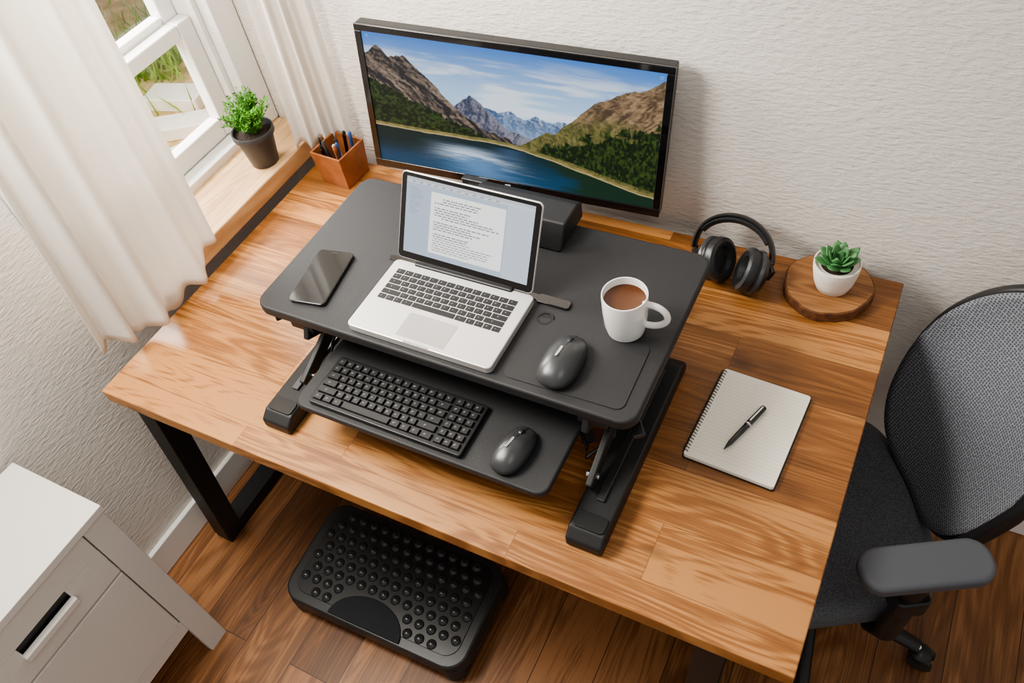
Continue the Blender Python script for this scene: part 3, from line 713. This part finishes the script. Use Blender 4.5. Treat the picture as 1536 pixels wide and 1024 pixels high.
# ------------------------------------------------------------------ footrest
M['fabd']=mat('dark_pad',(.012,.013,.017),.8,bump=(500,.3))
M['gloss2']=mat('bump_plastic',(.030,.031,.034),.24)
def footrest():
    g=group('footrest',(.648,-.765,0),.02); g.scale=(1.05,1.04,1)
    W,D=.50,.27
    tilt=.06
    rprism('base_tray',W,D,.045,.055,(0,0,.035),M['rub'],g,0,.010,3,.97)
    p=bpy.data.objects.new('tilting_top',None); col.objects.link(p); p.parent=g; p.location=(0,0,.078); p.rotation_euler=(tilt,0,0)
    rprism('top_frame',W*.985,D*.985,.014,.05,(0,0,0),M['rub'],p,0,.006,3)
    rprism('top_pad',W-.055,D-.045,.003,.035,(0,.004,.0135),M['plast'],p,0,.001)
    bm=bmesh.new(); rows=8
    for r in range(rows):
        y=.103-r*.0285; nc=14 if r%2==0 else 13
        for c in range(nc):
            x=-.208+c*.032+(0 if r%2==0 else .016)
            if ((x+.01)/.108)**2+((y+.13)/.085)**2<1: continue
            if abs(x)>.185 and abs(y)>.09: continue
            mt=Matrix.Translation((x,y,.0160))@Matrix.Diagonal((1,1,.75,1))
            bmesh.ops.create_uvsphere(bm,u_segments=16,v_segments=8,radius=.0122,matrix=mt)
    finish('massage_bumps',bm,M['gloss2'],p,smooth=True)
    pts=[(-.01+.098*math.cos(a),-.126+.070*math.sin(a)) for a in np.linspace(0,math.pi,30)]
    prism('toe_pad',pts,.010,.0195,M['fabd'],p,bevel=.002)
    for i,(sx,sy) in enumerate(((-1,-1),(1,-1),(1,1),(-1,1))):
        lathe('foot_%d'%(i+1),[(0,0),(.030,0),(.033,.003),(.033,.05),(.030,.055),(0,.055)],M['rub'],g,(sx*(W/2-.042),sy*(D/2-.036),0),n=32)
footrest()

# ------------------------------------------------------------------ cabinet
def cabinet():
    g=group('storage_cabinet',(0,0,0))
    x0,x1,y0,y1,H=.018,.276,-1.62,-1.030,.655
    box('top',x0,x1+.006,y0-.004,y1+.004,H-.02,H,M['cab'],g,.002)
    box('carcass',x0,x1-.014,y0,y1,.14,H-.02,M['cab'],g,.001)
    box('stile_a',x1-.020,x1,y1-.055,y1,.0,H-.022,M['cab'],g,.002)
    box('stile_b',x1-.020,x1,y0,y0+.055,.0,H-.022,M['cab'],g,.002)
    box('leg_c',x0,x0+.04,y1-.04,y1,0,.14,M['cab'],g,.002)
    box('leg_d',x0,x0+.04,y0,y0+.04,0,.14,M['cab'],g,.002)
    box('rail_bottom',x1-.018,x1-.002,y0+.055,y1-.055,.14,.185,M['cab'],g,.002)
    def drawer(nm,z0,z1,hz):
        ya,yb=y0+.058,y1-.058
        hy0,hy1=-1.305,-1.180
        box(nm+'_front_top',x1-.012,x1,ya,yb,hz+.018,z1,M['cab'],g,.0015)
        box(nm+'_front_low',x1-.012,x1,ya,yb,z0,hz-.018,M['cab'],g,.0015)
        box(nm+'_front_a',x1-.012,x1,hy1,yb,hz-.018,hz+.018,M['cab'],g,0)
        box(nm+'_front_b',x1-.012,x1,ya,hy0,hz-.018,hz+.018,M['cab'],g,0)
        box(nm+'_hole',x1-.0135,x1-.008,hy0,hy1,hz-.018,hz+.018,M['plast'],g,0)
        box(nm+'_pull',x1-.004,x1+.012,hy0-.004,hy1+.004,hz-.026,hz-.008,M['cab'],g,.003)
    drawer('upper_drawer',.475,H-.024,.550)
    box('lower_drawer',x1-.012,x1,y0+.058,y1-.058,.188,.468,M['cab'],g,.002)
cabinet()

# ------------------------------------------------------------------ chair
def chair():
    ang=math.atan2(-.51,-.86)
    g=group('office_chair',(1.478,-.414,0),ang)
    out=rr_outline(.44,.45,.12,10)
    prism('seat_cushion',out,0,.075,M['fab'],g,(-.035,.005,.385),(0,0,0),.028,5)
    rprism('seat_pan',.38,.38,.03,.08,(-.035,0,.36),M['plast'],g,0,.006)
    zb,zt=.46,.925; cen=(zb+zt)/2; hz=(zt-zb)/2
    def surf(u,v):
        z=cen+hz*v
        hw=.188*(1-.34*max(0,v)**1.6-.20*max(0,-v)**1.5)
        y=hw*u-.008
        x=-.260-.27*(z-.5)-.02*math.sin((z-.5)*5)+.045*(u*u)
        return Vector((x,y,z))
    def disc(r,a):
        k=2/3.0; c,s=math.cos(a),math.sin(a)
        return r*math.copysign(abs(c)**k,c), r*math.copysign(abs(s)**k,s)
    bm=bmesh.new(); na,nr=72,14; c0=bm.verts.new(surf(0,0)); rings=[]
    for j in range(1,nr+1):
        rings.append([bm.verts.new(surf(*disc(j/nr,2*math.pi*i/na))) for i in range(na)])
    for i in range(na): bm.faces.new((c0,rings[0][i],rings[0][(i+1)%na]))
    for A,B in zip(rings[:-1],rings[1:]):
        for i in range(na): k=(i+1)%na; bm.faces.new((A[i],B[i],B[k],A[k]))
    o=finish('backrest_mesh',bm,M['mesh'],g,smooth=True); s=o.modifiers.new('s','SOLIDIFY'); s.thickness=.006
    tube('backrest_frame',[surf(*disc(1.0,2*math.pi*i/na))+Vector((-.012,0,0)) for i in range(na)],.012,M['plast'],g,12,cyc=True,up=(1,0,0))
    tube('side_rail',[surf(1.0,v)+Vector((-.006,.006,0)) for v in np.linspace(-.75,.55,16)],.013,M['plast'],g,12,1.2)
    tube('back_spine',[(-.08,0,.36),(-.22,0,.365),(-.295,0,.42),(-.325,0,.55),(-.355,0,.70)],.02,M['plast'],g,14,1.4)
    tube('lumbar_bar',[surf(u,-.1)+Vector((-.022,0,0)) for u in np.linspace(-.95,.95,15)],.012,M['plast'],g,12)
    for sgn,nm in((1,'left'),(-1,'right')):
        y=sgn*.245; zt2=.680 if sgn>0 else .655
        prism('armrest_pad_'+nm,rr_outline(.210,.078,.034,8),0,.03,M['armpad'],g,(-.125,y,zt2-.03),(0,0,-sgn*.02),.010,4)
        tube('arm_post_'+nm,[(-.11,sgn*.10,.375),(-.11,sgn*.225,.375),(-.115,sgn*.25,.41),(-.12,sgn*.25,.50),(-.13,sgn*.247,zt2-.028)],.018,M['plast'],g,14,1.3,up=(1,0,0))
        rprism('arm_adjuster_'+nm,.06,.045,.05,.012,(-.125,sgn*.248,.52),M['plast'],g,0,.005)
    bc=Vector((-.09,.02,0))
    lathe('gas_column',[(0,.08),(.028,.08),(.028,.22),(.018,.225),(.018,.36),(0,.36)],M['plast'],g,bc,n=24)
    lathe('base_hub',[(0,.07),(.045,.07),(.045,.10),(.03,.12),(0,.12)],M['plast'],g,bc,n=32)
    for i in range(5):
        a=math.radians(72*i-8)-ang
        d=Vector((math.cos(a),math.sin(a),0)); e=bc+d*.25
        tube('base_leg_%d'%i,[bc+d*.02+Vector((0,0,.095)),bc+d*.12+Vector((0,0,.09)),e+Vector((0,0,.070))],.022,M['plast'],g,12,.75,radii=[.026,.022,.016])
        s=Vector((-d.y,d.x,0))
        lathe('caster_stem_%d'%i,[(0,.03),(.006,.03),(.006,.07),(0,.07)],M['chrome'],g,e,n=12)
        for k in(-1,1):
            q=s.to_track_quat('Z','Y').to_euler()
            lathe('caster_%d_%s'%(i,'a' if k<0 else 'b'),[(0,-.008),(.020,-.008),(.026,-.005),(.026,.005),(.020,.008),(0,.008)],M['rub'],g,e+d*.015+s*(k*.014)+Vector((0,0,.0265)),q,28)
        lathe('caster_hood_%d'%i,[(.024,0),(.022,.012),(.012,.02),(0,.022)],M['plast'],g,e+d*.01+Vector((0,0,.040)),n=24)
chair()

# ------------------------------------------------------------------ camera
C=Vector((1.525,-1.30,1.98))
Xc=np.array([.8867,.2666,-.3777]);Yc=np.array([.4441,-.7192,.5347]);Zc=np.array([-.129,-.6416,-.7561])
U_,S_,V_=np.linalg.svd(np.stack([Xc,Yc,Zc])); R=U_@V_
cd=bpy.data.cameras.new('camera'); cam=bpy.data.objects.new('camera',cd); col.objects.link(cam)
cd.sensor_width=36; cd.lens=1234/1536*36; cd.clip_start=.02
m=Matrix(((R[0][0],-R[0][1],-R[0][2],C.x),(R[1][0],-R[1][1],-R[1][2],C.y),(R[2][0],-R[2][1],-R[2][2],C.z),(0,0,0,1)))
cam.matrix_world=m; sc.camera=cam

# ------------------------------------------------------------------ light
w=bpy.data.worlds.new('world'); sc.world=w; w.use_nodes=True
bg=w.node_tree.nodes['Background']; bg.inputs[0].default_value=(1,.97,.93,1); bg.inputs[1].default_value=.54
def area(name,loc,target,size,power,colr,sy=None):
    l=bpy.data.lights.new(name,'AREA'); l.size=size; l.energy=power; l.color=colr
    if sy: l.shape='RECTANGLE'; l.size_y=sy
    o=bpy.data.objects.new(name,l); col.objects.link(o); o.location=loc
    o.rotation_euler=(Vector(target)-Vector(loc)).to_track_quat('-Z','Y').to_euler(); return o
area('indoor_key',(.22,-.85,1.95),(.95,-.45,.75),.6,34,(1,.95,.86),.5)  # added soft key inside the room, standing in for light from the window
area('window_daylight',(-.9,-.45,1.9),(.6,-.5,.8),1.2,160,(1,.97,.92),1.0)
area('overhead_fill',(1.9,-1.3,2.9),(1.1,-.4,.75),.9,6,(1,.93,.84))  # weak fill added overhead out of view, no real fixture there
